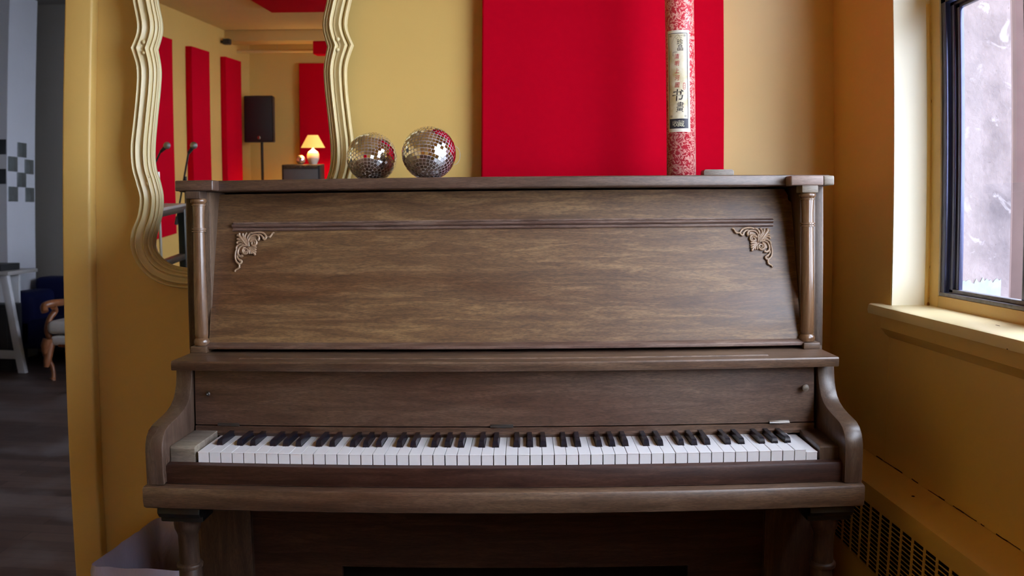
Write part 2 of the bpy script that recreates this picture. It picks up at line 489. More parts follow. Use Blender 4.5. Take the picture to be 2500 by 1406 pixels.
def sash(y_a, y_b, z_a, z_b, nm):
    """metal sash between y_a > y_b"""
    b = MB(O)
    for (o, x0, x1) in ((0.0, XF + .004, XF + .034), (.028, XF + .012, XF + .030), (.046, XF + .016, XF + .026)):
        wd = .022 if o == 0 else .018
        ya, yb, za, zb = y_a - o, y_b + o, z_a + o * .34, z_b - o * .5
        b.box(x0, x1, ya - wd, ya, za, zb, .0015); b.box(x0, x1, yb, yb + wd, za, zb, .0015)
        b.box(x0, x1, yb, ya, zb - wd * .5, zb, .0015)
    f = b.build('metal_sash', M['aluminium'], win, label=nm)
    b = MB(O)
    for (o, x0, x1) in ((0.0, XF + .003, XF + .034), (.028, XF + .012, XF + .030)):
        wd = .0085
        b.box(x0, x1, y_b + o, y_a - o, z_a + o * .32, z_a + o * .32 + wd, .001)
    b.build('sash_rail', M['alu_light'], f, label='scuffed lower metal rail')
    b = MB(O); b.box(XF + .019, XF + .022, y_b + .05, y_a - .05, z_a + .016, z_b - .02); b.build('pane', M['glass'], f)


sash(1.893, 1.520, 1.0245, 1.700, 'dark metal sash of the near pane')
sash(1.518, -.05, 1.0245, 1.700, 'dark metal middle sash')
sash(1.893, -.05, 1.760, 2.29, 'upper metal sash')
b = MB(O); b.box(XF + .001, XF + .006, 1.8925, 1.8945, 1.0245, 1.70); b.build('sealant_line', M['cream'], win)
sill = MB((XR, 0, .98))
pts = [(.858, .983), (.861, .9955), (.866, .998), (XF + .002, .998), (XF + .002, .975), (.860, .975)]
sill.prism([(p[0], p[1]) for p in pts], Y0 - .05, 1.998, 'y', .0015)
sb = sill.build('window_sill_1', M['sill_paint'], smooth=30); struct(sb, 'cream painted window sill board, worn along its edge')
b = MB((XR, 0, .95))
b.prism([(.872, .975), (.872, .945), (.884, .930), (XR, .923), (XR, .975)], Y0, 1.952, 'y', .001)
struct(b.build('trim_7', M['wall'], smooth=30), 'painted apron moulding beneath the sill')
b = MB((XR, 0, .98)); b.ball((.8605, 1.40, .9765), .0022, 8, (.5, 2.2, .7)); b.ball((.93, 1.55, .9983), .003, 8, (.5, 3, .1)); b.build('paint_chip', M['crack'], sb)
win3 = bpy.data.objects.new('window_3', None); COL.objects.link(win3); win3.location = (1.0, -4.1, 1.0); win3['kind'] = 'structure'
b = MB((1.0, -4.1, 1.0))
for yy in (YC, -3.95, YA - .06): b.box(.983, 1.03, yy, yy + .06, .975, Z1)
for zz in (.975, 1.70, Z1 - .05): b.box(.985, 1.028, YC, YA, zz, zz + .05)
b.build('window_frame', M['rad_paint'], win3)
# other room window
win2 = bpy.data.objects.new('window_2', None); COL.objects.link(win2); win2.location = (1.05, 4.9, .9); win2['kind'] = 'structure'
b = MB((1.05, 4.9, .9))
for yy in (3.7, 4.87, 6.04): b.box(1.03, 1.08, yy, yy + .06, .9, 2.42)
for zz in (.9, 2.36): b.box(1.03, 1.08, 3.7, 6.1, zz, zz + .06)
b.build('window_frame', M['pillar'], win2)

# ------------------------------------------------------------------ convector cover on the window wall
OC = (.84, 0, 0)
XRc = XR - .0015
cov = thing('convector_cover', 'yellow painted convector cover with a black slotted grille under the window', 'heater cover', OC)
b = MB(OC)
b.prism([(XRc, .6265), (.815, .618), (.803, .611), (.800, .600), (.800, .572), (XRc, .572)], -1.0, YW - .002, 'y')
b.build('top_ledge', M['rad_paint'], cov, smooth=30)
b = MB(OC)
b.box(.800, .806, -1.0, YW - .002, .0, .4285)
b.box(.800, .806, 2.06, YW - .002, .4285, .572)
b.build('front_panel', M['rad_paint'], cov, smooth=0)
b = MB(OC); b.box(.830, .835, -1.0, YW - .002, .40, .57); b.build('dark_inside', M['slot'], cov, smooth=0)
# pierced grille
pit = .0512; rowp = .1415 / 14
b = MB(OC)
y = 2.06
cols = []
while y > -.9:
    cols.append(y); y -= pit
for y in cols:
    b.box(.800, .8018, y - .0085, y, .4285, .572)
for k in range(15):
    z = .4300 + k * rowp
    b.box(.8004, .8016, cols[-1], 2.06, z - .0011, z + .0011)
b.build('slotted_grille', M['rad_paint'], cov, smooth=0, label='grille of rounded horizontal slots in columns')
# crack along wall joint
b = MB((XR, 0, .627))
y = 2.0
while y > 1.30:
    l = random.uniform(.01, .05)
    if random.random() < .75:
        r = random.choice([.0006, .0008, .0012])
        if y < 1.45 and random.random() < .5: r = .0026
        b.tube([(XR - .0005, y, .6275 + random.uniform(-.0006, .0006)), (XR - .0005, y - l * .5, .6275 + random.uniform(-.0008, .0008)), (XR - .0005, y - l, .6275)], r, 6)
    y -= l
b.ball((XR - .045, 1.70, .6222), .0032, 8, (1.1, 1.3, .25))
struct(b.build('trim_8', M['crack'], smooth=30), 'cracked paint joint between cover and wall')

# ------------------------------------------------------------------ red panels
def red_panel(x0, x1, y0, y1, z0, z1, label, cat='acoustic panel', group=None):
    o = ((x0 + x1) / 2, (y0 + y1) / 2, z0)
    b = MB(o); b.box(x0, x1, y0, y1, z0, z1, .006, 3)
    e = b.build('acoustic_panel', M['red_fabric'], None); e.location = o
    return tag(e, label, cat, group)


red_panel(-.0675, .573, YW - .052, YW - .001, 1.34 - .05, 2.62, 'large red fabric acoustic panel on the wall above the piano')
GP = 'red wall panels reflected in the mirror'
red_panel(XL + .001, XL + .069, -3.62, -3.0, .53, 2.38, 'red wall panel nearest the frame, cut off by the left curve of the mirror', group=GP)
red_panel(XL + .001, XL + .069, -4.74, -4.165, .53, 2.375, 'middle red wall panel, in the mirror behind the microphone', group=GP)
red_panel(XL + .001, XL + .069, -5.95, -5.33, .53, 2.38, 'red wall panel beside the loudspeaker in the mirror', group=GP)
red_panel(-2.47, -1.75, YB + .001, YB + .07, .53, 2.40, 'red wall panel behind the table lamp in the mirror', group=GP)
red_panel(-2.17, -1.0, -3.90, -2.6, 2.655, 2.699, 'red ceiling panel in the mirror, large with a cut corner edge', 'ceiling panel')
red_panel(-2.10, -1.2, -5.80, -5.55, 2.42, 2.5695, 'small red ceiling panel below the beam in the mirror', 'ceiling panel')

# ------------------------------------------------------------------ mirror with ornate frame
nrm = Vector((.01, -1, -.0425)).normalized()
ex = Vector((1, 0, 0)); ex = (ex - nrm * ex.dot(nrm)).normalized()
ez = nrm.cross(ex) * 1.0
if ez.z < 0: ez = -ez
MO = Vector((-.707, 2.30, 1.0))
MO.y = 2.30 + (.01 * (-.707 + .65))
mm = Matrix.Identity(4)
yv = -nrm
for i in range(3):
    mm[i][0] = ex[i]; mm[i][1] = yv[i]; mm[i][2] = ez[i]; mm[i][3] = MO[i]
mir = thing('wall_mirror', 'tall wall mirror in a curvy cream ribbed frame, hanging left of the panel', 'mirror', matrix=mm)
PAIRS = [((.302, 1.647), (.231, 1.643)), ((.286, 1.597), (.222, 1.59)), ((.2855, 1.54), (.2245, 1.535)), ((.295, 1.45), (.234, 1.45)),
         ((.303, 1.385), (.2405, 1.375)), ((.301, 1.33), (.238, 1.325)), ((.290, 1.287), (.226, 1.285)), ((.280, 1.245), (.219, 1.245)),
         ((.288, 1.195), (.2235, 1.20)), ((.305, 1.158), (.236, 1.158)), ((.309, 1.115), (.243, 1.122)), ((.293, 1.07), (.233, 1.092)),
         ((.260, 1.033), (.205, 1.068)), ((.205, 1.008), (.165, 1.058)), ((.12, 1.001), (.10, 1.056)), ((0, 1.003), (0, 1.058))]
UP = [((.302, 1.647), (.231, 1.643)), ((.284, 1.70), (.2175, 1.70)), ((.298, 1.78), (.231, 1.775)), ((.307, 1.86), (.240, 1.85)), ((.301, 1.95), (.234, 1.94)), ((.288, 2.03), (.222, 2.02)),
      ((.295, 2.09), (.226, 2.08)), ((.305, 2.15), (.236, 2.13)), ((.290, 2.21), (.225, 2.17)), ((.25, 2.25), (.19, 2.195)), ((.15, 2.28), (.12, 2.215)), ((0, 2.30), (0, 2.225))]


def cr(P, per=5):
    out = []
    n = len(P)
    for i in range(n - 1):
        p0, p1, p2, p3 = P[max(i - 1, 0)], P[i], P[i + 1], P[min(i + 2, n - 1)]
        for k in range(per):
            t = k / per
            out.append(tuple(.5 * ((2 * b_) + (-a_ + c_) * t + (2 * a_ - 5 * b_ + 4 * c_ - d_) * t * t + (-a_ + 3 * b_ - 3 * c_ + d_) * t ** 3)
                             for a_, b_, c_, d_ in zip(p0, p1, p2, p3)))
    out.append(P[-1])
    return out


lowr = cr([(a[0], a[1], c[0], c[1]) for a, c in PAIRS])
uppr = cr([(a[0], a[1], c[0], c[1]) for a, c in UP])
half = lowr[::-1] + uppr[1:]          # bottom centre -> top centre, +x side
loop = half + [(-a, z, -c, d) for a, z, c, d in half[::-1][1:-1]]
# profile across the frame: (t, height)
PROF = [(0, 0), (0, .012), (.02, .019), (.06, .0225), (.11, .0205), (.145, .013), (.165, .0095), (.19, .0095), (.205, .016), (.235, .0225), (.28, .0255), (.33, .0235), (.39, .0185), (.45, .0165), (.51, .0170),
        (.53, .0125), (.545, .0125), (.565, .019), (.60, .0255), (.64, .0275), (.68, .0255), (.715, .019), (.73, .0135), (.745, .0135), (.76, .0175), (.79, .0185), (.83, .0165), (.855, .012), (.862, .0085), (.875, .0085),
        (.885, .0125), (.915, .013), (.94, .0105), (.948, .007), (.958, .007), (.966, .009), (.99, .0075), (1.0, .002), (1.0, -.002)]
b = MB((0, 0, 0))
rings = []
for (ox, oz, ix, iz) in loop:
    rings.append([b._v((ox + (ix - ox) * t, -h, (oz + (iz - oz) * t) - 1.0)) for t, h in PROF])
n = len(rings)
for i in range(n):
    A, B = rings[i], rings[(i + 1) % n]
    for k in range(len(PROF) - 1):
        b.bm.faces.new((A[k], A[k + 1], B[k + 1], B[k]))
b.build('ornate_frame', M['frame'], mir, smooth=50)
b = MB()
b.bm.faces.new([b._v((ix * 1.01, -.001, (iz - 1.0))) for (ox, oz, ix, iz) in loop])
b.build('mirror_glass', M['mirror'], mir, smooth=0)
b = MB()
bl = [b._v((ox * .985, .001, (oz - 1.0))) for (ox, oz, ix, iz) in loop]
b.bm.faces.new(bl)
b.build('backing_board', M['dark_gap'], mir, smooth=0)
for sx in (-1, 1):
    for (wx, wz, r) in ((.2625, 1.661, .0058), (.2625, 1.633, .0052), (.252, 1.303, .005), (.252, 1.284, .0055)):
        b = MB(); b.ball((sx * wx, -.022, wz - 1.0), r, 14, (1, .8, 1)); b.build('scroll_bead', M['frame'], mir)

# ------------------------------------------------------------------ the piano (its own frame: slightly turned and leaning)
PRM = Matrix(((0.99965733, 0.021928242, -0.014296074), (-0.021926, 0.99975955, 0.00031356318), (0.014299513, 0.0, 0.99989776)))
CP = Vector((0, 0, H))


def P2W(x, y, z):
    return CP + PRM @ Vector((x, y, z))


FLOOR = lambda x: -1.195 - .0143 * x + .0005      # floor height in the piano's own leaning frame
PO = Vector((-.0515, 1.65, -1.184))
pm = PRM.to_4x4(); pm.translation = P2W(*PO)
pia = thing('upright_piano', 'old brown wooden upright piano with open keyboard, corner carvings and turned columns', 'piano', matrix=pm)


def PB(): return MB(PO)


# case sides, back
for sx, (x0, x1, xi) in (('l', (-.762, -.740, -.7055)), ('r', (.637, .659, .6050))):
    b = PB(); b.box(x0, x1, 1.893, 2.235, FLOOR(x0), .065, .003)
    if sx == 'l': b.box(x0, xi, 1.893, 1.995, -.2905, .065, .002)
    else: b.box(xi, x1, 1.893, 1.995, -.2905, .065, .002)
    b.build('case_side', M['wood_z'], pia)
b = PB(); b.box(-.739, .636, 2.215, 2.235, -1.10, .062); b.build('case_back', M['dark_gap'], pia)
b = PB(); b.box(-.739, .636, 2.00, 2.01, -.30, .055); b.build('inner_board', M['dark_gap'], pia)
# lid
b = PB()
b.box(-.775, .672, 1.885, 2.245, .0655, .0895, .003, 3)
b.build('lid', M['wood_top'], pia)
b = PB(); b.box(-.768, -.681, 1.846, 1.890, .0665, .0895, .003, 3); b.build('lid_corner_block', M['wood_top'], pia)
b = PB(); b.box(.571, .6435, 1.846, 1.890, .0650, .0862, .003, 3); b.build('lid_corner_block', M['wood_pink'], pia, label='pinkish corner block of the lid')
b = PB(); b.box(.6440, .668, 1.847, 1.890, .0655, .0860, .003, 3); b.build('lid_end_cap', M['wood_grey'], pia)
# sloping music panel
a = math.atan2(1.957 - 1.873, .062 + .277)


def onslope(x, z, off=0.0):
    y = 1.873 + (z + .277) * math.tan(a)
    return (x, y - off * math.cos(a), z + off * math.sin(a))


b = PB()
zt, zb_ = .0605, -.272
outl = [(-.708, zb_), (.603, zb_), (.603, .030), (.596, .036), (.596, .047), (.588, zt), (-.708, zt)]
A = [b._v(onslope(x, z, .0)) for x, z in outl]; B_ = [b._v(onslope(x, z, -.018)) for x, z in outl]
b.bm.faces.new(A); b.bm.faces.new(B_[::-1])
for i in range(len(A)): b.bm.faces.new((A[i], B_[i], B_[(i + 1) % len(A)], A[(i + 1) % len(A)]))
b.build('music_panel', M['wood_panel'], pia, smooth=0)
b = PB()   # bottom lip
prof = [(1.880, -.2840), (1.861, -.2840), (1.857, -.2815), (1.8565, -.277), (1.860, -.2735), (1.868, -.2705), (1.880, -.2695)]
b.prism(prof, -.712, .607, 'x', .001)
b.build('panel_lip', M['wood_mould'], pia)
b = PB()
q = [onslope(-.667, z_, o_) for z_, o_ in ((-.0245, -.001), (-.0245, .003), (-.0235, .0045), (-.0205, .0050), (-.0195, .0035), (-.0190, .0020), (-.0180, .0022), (-.0172, .0060), (-.0155, .0092), (-.0130, .0105), (-.0105, .0095),
     (-.0090, .0062), (-.0085, .0030), (-.0078, .0028), (-.0070, .0042), (-.0050, .0040), (-.0045, .0025), (-.0045, -.001))]
b.prism([(p[1], p[2]) for p in q], -.667, .556, 'x')
b.build('moulding', M['wood_mould'], pia, smooth=50)


# carved corner ornaments
def stroke_to_piano(pts, flip):
    out = []
    S = .0000905
    for (u, v) in pts:
        x = (u - 150) * S; z = (v - 270) * S
        X = -.6575 + x if not flip else .5495 - x
        Z = -.0275 - z
        out.append((X, Z))
    return out


def smooth2(P, per=4):
    return cr([(float(p[0]), float(p[1])) for p in P], per)


HALF = []
RS = 1.55
# petals: (points, r0, r1)
HALF += [([(430, 610), (330, 480), (240, 350), (225, 285)], 10, 24), ([(440, 600), (380, 470), (325, 360), (315, 290)], 9, 23),
         ([(455, 600), (430, 480), (375, 400), (385, 320), (430, 290)], 9, 20), ([(480, 600), (485, 500), (440, 430), (455, 360), (500, 300), (570, 290)], 10, 18)]
# top arm, volute
sp = [(540, 470)]
for k in range(26):
    an = math.radians(205 + k * 24); r = 92 * (1 - k / 30)
    sp.append((612 + r * math.cos(an), 540 + r * math.sin(an)))
HALF += [(sp, 24, 9)]
HALF += [([(500, 620), (470, 500), (500, 400), (580, 345), (680, 340), (735, 385), (742, 440), (715, 470)], 12, 24)]
HALF += [([(560, 300), (660, 275), (760, 275), (850, 300), (915, 360), (925, 415), (885, 450), (850, 430), (865, 380)], 16, 20)]
HALF += [([(700, 330), (760, 330), (820, 370), (850, 440)], 14, 18)]
HALF += [([(880, 330), (950, 390), (1020, 385), (1060, 340), (1085, 300), (1130, 290)], 16, 15), ([(1000, 400), (1040, 375), (1070, 330)], 22, 12)]
# little fringe of the inner square
for q in ((690, 640), (690, 705), (690, 765)):
    HALF += [([(510, 640), (590, q[1] - (q[1] - 640) * .4), q], 9, 19)]
CENTER = [([(200, 320), (430, 600)], 30, 16), ([(470, 640), (600, 760), (672, 838)], 10, 24), ([(445, 612), (452, 620)], 22, 22)]
for flip in (False, True):
    b = PB()
    S = .0000905

    def addst(pts, r0, r1):
        q = smooth2(pts, 4)
        pp = stroke_to_piano(q, flip)
        n_ = len(pp)
        path = [onslope(x, z, .0040) for x, z in pp]
        rad = [RS * S * (r0 + (r1 - r0) * (i / (n_ - 1))) for i in range(n_)]
        rad[0] *= .6; rad[-1] *= .55
        b.tube(path, rad, 8)
    for pts, r0, r1 in HALF:
        addst(pts, r0, r1)
        addst([(150 + (v - 270), 270 + (u - 150)) for u, v in pts], r0, r1)
    for pts, r0, r1 in CENTER: addst(pts, r0, r1)
    # ground plate under the carving
    plate = [(200, 320), (520, 320), (680, 370), (690, 470), (660, 520), (670, 800), (540, 800), (400, 800), (310, 780), (240, 760), (200, 600)]
    pl = stroke_to_piano(plate, flip)
    A = [b._v(onslope(x, z, .0018)) for x, z in pl]; B_ = [b._v(onslope(x, z, -.0005)) for x, z in pl]
    b.bm.faces.new(A); b.bm.faces.new(B_[::-1])
    for i in range(len(A)): b.bm.faces.new((A[i], B_[i], B_[(i + 1) % len(A)], A[(i + 1) % len(A)]))
    b.build('carved_ornament', M['carved'], pia, smooth=60)

# turned columns
for (cx, bx0, bx1, fx0, fx1) in ((-.7225, -.745, -.7115, -.742, -.705), (.6145, .5965, .6325, .6020, .6385)):
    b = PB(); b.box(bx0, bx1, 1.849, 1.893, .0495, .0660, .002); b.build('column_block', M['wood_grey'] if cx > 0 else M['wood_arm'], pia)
    b = PB(); b.box(fx0, fx1, 1.849, 1.893, -.2905, -.276, .002); b.build('column_block', M['wood_x'], pia)
    b = PB()
    cy = 1.869
    b.lathe(cx, cy, [(.013, -.2762), (.0165, -.2745), (.0182, -.268), (.0165, -.262), (.0135, -.2590), (.0145, -.2575), (.0150, -.25), (.0152, -.20), (.0138, -.10), (.0128, -.03), (.0126, -.0245),
                     (.0160, -.0235), (.0160, -.0215), (.0135, -.0205), (.0135, -.0195), (.0163, -.0185), (.0163, -.0160), (.0130, -.015), (.0128, .005), (.0142, .032),
                     (.0142, .0335), (.0162, .0345), (.0162, .0365), (.0142, .0375), (.0145, .0385), (.0180, .0415), (.0185, .0445), (.0178, .0475), (.0165, .0494)], 32)
    b.build('turned_column', M['wood_col'], pia, smooth=40)
# shelf above the keys
b = PB()
b.prism([(1.895, -.3105), (1.742, -.3105), (1.7405, -.308), (1.7402, -.294), (1.7425, -.2912), (1.748, -.2905), (1.99, -.2905), (1.99, -.3105)], -.743, .642, 'x', .0015)
b.build('shelf', M['wood_x'], pia)
b = PB(); b.box(-.606, .502, 1.777, 1.829, -.2905, -.2882, .0015); b.box(-.606, .502, 1.772, 1.775, -.2905, -.2893, .0005); b.build('shelf_moulding', M['wood_x'], pia)
# arms (cheeks)
ARM = [(1.617, -.517), (1.617, -.452), (1.6195, -.436), (1.626, -.4225), (1.638, -.412), (1.655, -.4055), (1.680, -.4018), (1.705, -.3985), (1.730, -.3935), (1.750, -.3865), (1.765, -.377), (1.776, -.364),
       (1.783, -.350), (1.7875, -.333), (1.790, -.3105), (1.893, -.3105), (1.893, -.517)]
for x0, x1, mt in ((-.752, -.7155, M['wood_arm']), (.6135, .6495, M['wood_arm'])):
    b = PB(); b.prism(ARM, x0, x1, 'x', .0022); b.build('arm', mt, pia, smooth=28)
# key blocks
for x0, x1 in ((-.7145, -.6620), (.5745, .6130)):
    b = PB()
    zb0 = -.4805
    if x0 < 0: b.prism([(1.652, zb0), (1.652, -.452), (1.655, -.4485), (1.66, -.4475), (1.784, -.4475), (1.784, zb0)], x0, x1, 'x', .002)
    else: b.prism([(1.652, zb0), (1.652, -.4555), (1.655, -.453), (1.66, -.4525), (1.784, -.450), (1.784, zb0)], x0, x1, 'x', .002)
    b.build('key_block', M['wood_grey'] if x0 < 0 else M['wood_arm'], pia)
# beam (key bed), key slip
b = PB()
b.prism([(1.603, -.5475), (1.6035, -.524), (1.606, -.5200), (1.613, -.5185), (1.890, -.5170), (1.890, -.5635), (1.612, -.5635), (1.606, -.560)], -.757, .6515, 'x', .004)
b.build('key_bed', M['wood_x'], pia)
b = PB()
b.prism([(1.630, -.5170), (1.630, -.4840), (1.633, -.4800), (1.6475, -.4780), (1.6475, -.5170)], -.7153, .6133, 'x', .0008)
b.build('key_slip', M['wood_red'], pia)
b = PB(); b.box(-.7153, .6133, 1.648, 1.89, -.5165, -.4815); b.build('key_frame', M['dark_gap'], pia)
# fallboard
b = PB()
ft = [(1.7865, -.4345), (1.793, -.3125), (1.806, -.3125), (1.800, -.4345)]
b.prism(ft, -.7115, .6065, 'x', .0012)
b.build('fallboard', M['wood_fall'], pia)
b = PB()
b.prism([(1.7830, -.4575), (1.7800, -.4500), (1.7845, -.4478), (1.7845, -.4375), (1.806, -.4365), (1.806, -.4575)], -.7115, .6065, 'x', .0006)
b.build('name_strip', M['wood_fall'], pia)
b = PB(); b.box(-.7115, .6065, 1.801, 1.81, -.475, -.30); b.build('inner_board', M['dark_gap'], pia)
for x0, x1, mt in ((-.661, -.614, 'dark_steel'), (-.078, -.030, 'dark_steel'), (.509, .552, 'steel')):
    b = PB(); b.tube([(x0, 1.7835, -.4350), (x1, 1.7835, -.4350)], .0026, 10)
    for k in range(3): b.tube([(x0 + (x1 - x0) * (k + .5) / 3 - .0004, 1.7835, -.4350), (x0 + (x1 - x0) * (k + .5) / 3 + .0004, 1.7835, -.4350)], .0030, 10)
    b.box(x0, x1, 1.7838, 1.7862, -.4345, -.4305, .0005)
    b.build('hinge', M[mt], pia)
# knobs
b = PB()
kn = [(.0035, 0), (.0035, .006), (.0062, .008), (.0075, .011), (.0070, .0145), (.0045, .0165), (.0012, .0168)]
ring = []
for (r, d) in kn:
    ring.append([b._v((.5835 + r * math.cos(t_), 1.790 - d, -.3605 + r * math.sin(t_))) for t_ in [2 * math.pi * i / 20 for i in range(20)]])
for A, B_ in zip(ring, ring[1:]):
    for i in range(20): b.bm.faces.new((A[i], A[(i + 1) % 20], B_[(i + 1) % 20], B_[i]))
b.bm.faces.new(ring[-1]); b.build('knob', M['wood_grey'], pia)
b = PB()
ring = []
for (r, d) in [(.0052, 0), (.0052, .001), (.0030, .0025), (.0022, .007), (.0005, .0085)]:
    ring.append([b._v((-.6825 + r * math.cos(t_), 1.790 - d, -.3690 + r * math.sin(t_))) for t_ in [2 * math.pi * i / 20 for i in range(20)]])
for A, B_ in zip(ring, ring[1:]):
    for i in range(20): b.bm.faces.new((A[i], A[(i + 1) % 20], B_[(i + 1) % 20], B_[i]))
b.bm.faces.new(ring[-1]); b.build('knob', M['dark_steel'], pia, label='metal screw stud where the knob is missing')
# keys
KX0, KX1 = -.6562, .5700
pitch = (KX1 - KX0) / 52
names = 'AB' + 'CDEFGAB' * 7 + 'C'
# black key centre offset from the boundary between two naturals
OFF = {'C': -.0022, 'D': .0022, 'F': -.0030, 'G': 0.0, 'A': .0030}
BW = .0118
cuts = {}
blacks = []
for i, nm in enumerate(names[:-1]):
    if nm in 'CDFGA':
        xb = KX0 + (i + 1) * pitch + OFF[nm]
        blacks.append(xb)
        cuts[(i, 'r')] = xb - BW / 2 - .0009; cuts[(i + 1, 'l')] = xb + BW / 2 + .0009
ZT = -.4578
rk = random.Random(5)
for i, nm in enumerate(names):
    x0 = KX0 + i * pitch + .00045; x1 = KX0 + (i + 1) * pitch - .00045
    tl = cuts.get((i, 'l'), x0); tr = cuts.get((i, 'r'), x1)
    dz = rk.uniform(-.00035, .00035) - (.0052 if i == 51 else 0)
    yf = 1.650 + rk.uniform(-.0003, .0003) + (.0015 if i == 51 else 0)
    yn = 1.7035; yb = 1.7985
    b = PB()
    z = ZT + dz

    def outline(e):
        P = [(x0 + e, yf + e), (x1 - e, yf + e), (x1 - e, yn)]
        if tr < x1: P += [(tr, yn)]
        P += [(tr, yb), (tl, yb)]
        if tl > x0: P += [(tl, yn)]
        P += [(x0 + e, yn)]
        out = []
        for p in P:
            if not out or (abs(p[0] - out[-1][0]) > 1e-7 or abs(p[1] - out[-1][1]) > 1e-7): out.append(p)
        return out
    b.prism(outline(0), z - .0016, z, 'z', .0004)
    b.prism(outline(.0006), -.4795, z - .0016, 'z')
    b.build('white_key', M['ivory_top'], pia, smooth=0)
for xb in blacks:
    b = PB()
    w0, w1 = .0062, .0046
    zb, zt = -.459, -.4465
    y0, y1 = 1.7045, 1.7985
    sec = []
    for (y, hw, zz) in ((y0, w0, zb), (y0 + .0008, w0 * .93, zb + .0055), (y0 + .0030, w1 * 1.05, zt - .0012), (y0 + .0055, w1, zt - .0002), (y0 + .02, w1, zt), (y1, w1, zt)):
        sec.append([b._v((xb - w0, y, zb)), b._v((xb - hw, y, zz)), b._v((xb + hw, y, zz)), b._v((xb + w0, y, zb))] if zz > zb else
                   [b._v((xb - w0, y, zb)), b._v((xb - w0 * .98, y, zb + .0002)), b._v((xb + w0 * .98, y, zb + .0002)), b._v((xb + w0, y, zb))])
    for A, B_ in zip(sec, sec[1:]):
        for k in range(3): b.bm.faces.new((A[k], A[k + 1], B_[k + 1], B_[k]))
    b.bm.faces.new(sec[0][::-1]); b.bm.faces.new(sec[-1])
    b.build('black_key', M['ebony'], pia, smooth=50)

# lower half: uprights, panel, legs
for x0, x1 in ((-.739, -.620), (.524, .636)):
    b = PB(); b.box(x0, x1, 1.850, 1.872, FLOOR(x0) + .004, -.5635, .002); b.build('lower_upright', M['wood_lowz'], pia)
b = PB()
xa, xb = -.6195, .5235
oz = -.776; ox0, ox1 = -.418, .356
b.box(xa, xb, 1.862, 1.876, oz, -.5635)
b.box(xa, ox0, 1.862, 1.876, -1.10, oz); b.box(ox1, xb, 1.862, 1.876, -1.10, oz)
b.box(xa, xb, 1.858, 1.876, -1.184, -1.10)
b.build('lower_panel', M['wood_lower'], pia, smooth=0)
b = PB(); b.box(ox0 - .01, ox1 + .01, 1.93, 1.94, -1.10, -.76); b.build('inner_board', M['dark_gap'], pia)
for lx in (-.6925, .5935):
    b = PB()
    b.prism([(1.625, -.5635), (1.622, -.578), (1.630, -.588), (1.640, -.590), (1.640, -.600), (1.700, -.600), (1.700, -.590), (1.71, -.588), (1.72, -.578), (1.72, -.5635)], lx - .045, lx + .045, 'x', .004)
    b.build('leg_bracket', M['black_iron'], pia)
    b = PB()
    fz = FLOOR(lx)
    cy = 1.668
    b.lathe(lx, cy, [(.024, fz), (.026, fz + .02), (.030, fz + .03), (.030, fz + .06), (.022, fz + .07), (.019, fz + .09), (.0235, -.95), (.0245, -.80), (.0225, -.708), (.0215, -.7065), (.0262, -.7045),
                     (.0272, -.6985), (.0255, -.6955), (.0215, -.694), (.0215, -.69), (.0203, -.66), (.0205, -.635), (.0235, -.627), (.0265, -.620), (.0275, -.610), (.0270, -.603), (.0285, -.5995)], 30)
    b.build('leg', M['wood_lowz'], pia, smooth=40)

# ------------------------------------------------------------------ things on the piano
LT = .0897


def mirror_ball(label, cat, x, y, r, pole, loc=None, rows=24, ring=False, group=None):
    """a ball of little mirror squares; pole is the direction of its tile rings' axis"""
    c = P2W(x, y, LT + r) if loc is None else Vector(loc)
    root = thing('disco_ball', label, cat, c - Vector((0, 0, r)), group=group)
    O_ = Vector((0, 0, r))
    ax = Vector(pole).normalized()
    t1 = ax.orthogonal().normalized(); t2 = ax.cross(t1)
    b = MB((0, 0, 0)); b.ball(O_, r * .982, 40); b.build('ball_core', M['grout'], root)
    b = MB((0, 0, 0)); b.norecalc = True
    rr = random.Random(int(abs(x) * 1000))
    for k in range(rows):
        th = math.pi * (k + .5) / rows
        s_ = r * math.pi / rows
        circ = 2 * math.pi * r * math.sin(th)
        n_ = max(3, int(circ / (s_ * 1.0)))
        ph0 = rr.uniform(0, 6)
        for j in range(n_):
            ph = ph0 + 2 * math.pi * j / n_
            n3 = ax * math.cos(th) + (t1 * math.cos(ph) + t2 * math.sin(ph)) * math.sin(th)
            u = (-t1 * math.sin(ph) + t2 * math.cos(ph)); v = n3.cross(u)
            jn = (n3 + u * rr.gauss(0, .016) + v * rr.gauss(0, .016)).normalized()
            uu = (u - jn * u.dot(jn)).normalized(); vv_ = jn.cross(uu)
            hw = min(s_, circ / n_) * .425; hh = s_ * .425
            p = O_ + n3 * r * .985
            top = [b._v(p + jn * r * .012 + uu * a_ * hw + vv_ * c_ * hh) for a_, c_ in ((-1, -1), (1, -1), (1, 1), (-1, 1))]
            bot = [b._v(p - jn * r * .01 + uu * a_ * hw + vv_ * c_ * hh) for a_, c_ in ((-1, -1), (1, -1), (1, 1), (-1, 1))]
            b.bm.faces.new(top)
            for q in range(4): b.bm.faces.new((bot[q], bot[(q + 1) % 4], top[(q + 1) % 4], top[q]))
    b.build('mirror_tiles', M['tile'], root, smooth=0)
    if ring:
        b = MB((0, 0, 0))
        pts = [O_ + Vector((r * .93 + .014 * math.sin(t_), .01, .002 + .022 * math.cos(t_) - .006)) for t_ in np.linspace(-.2, math.pi + .3, 16)]
        b.tube(pts, .0006, 6); b.build('hanging_string', M['string'], root)
    return root


mirror_ball('mirrored disco ball on the piano lid, touching the mirror frame', 'disco ball', -.3795, 2.135, .0625, (-.03, -.74, -.67))
mirror_ball('mirrored disco ball with a loose string, the one nearer the red panel', 'disco ball', -.2265, 2.035, .0635, (-.10, -.60, -.79), ring=True)

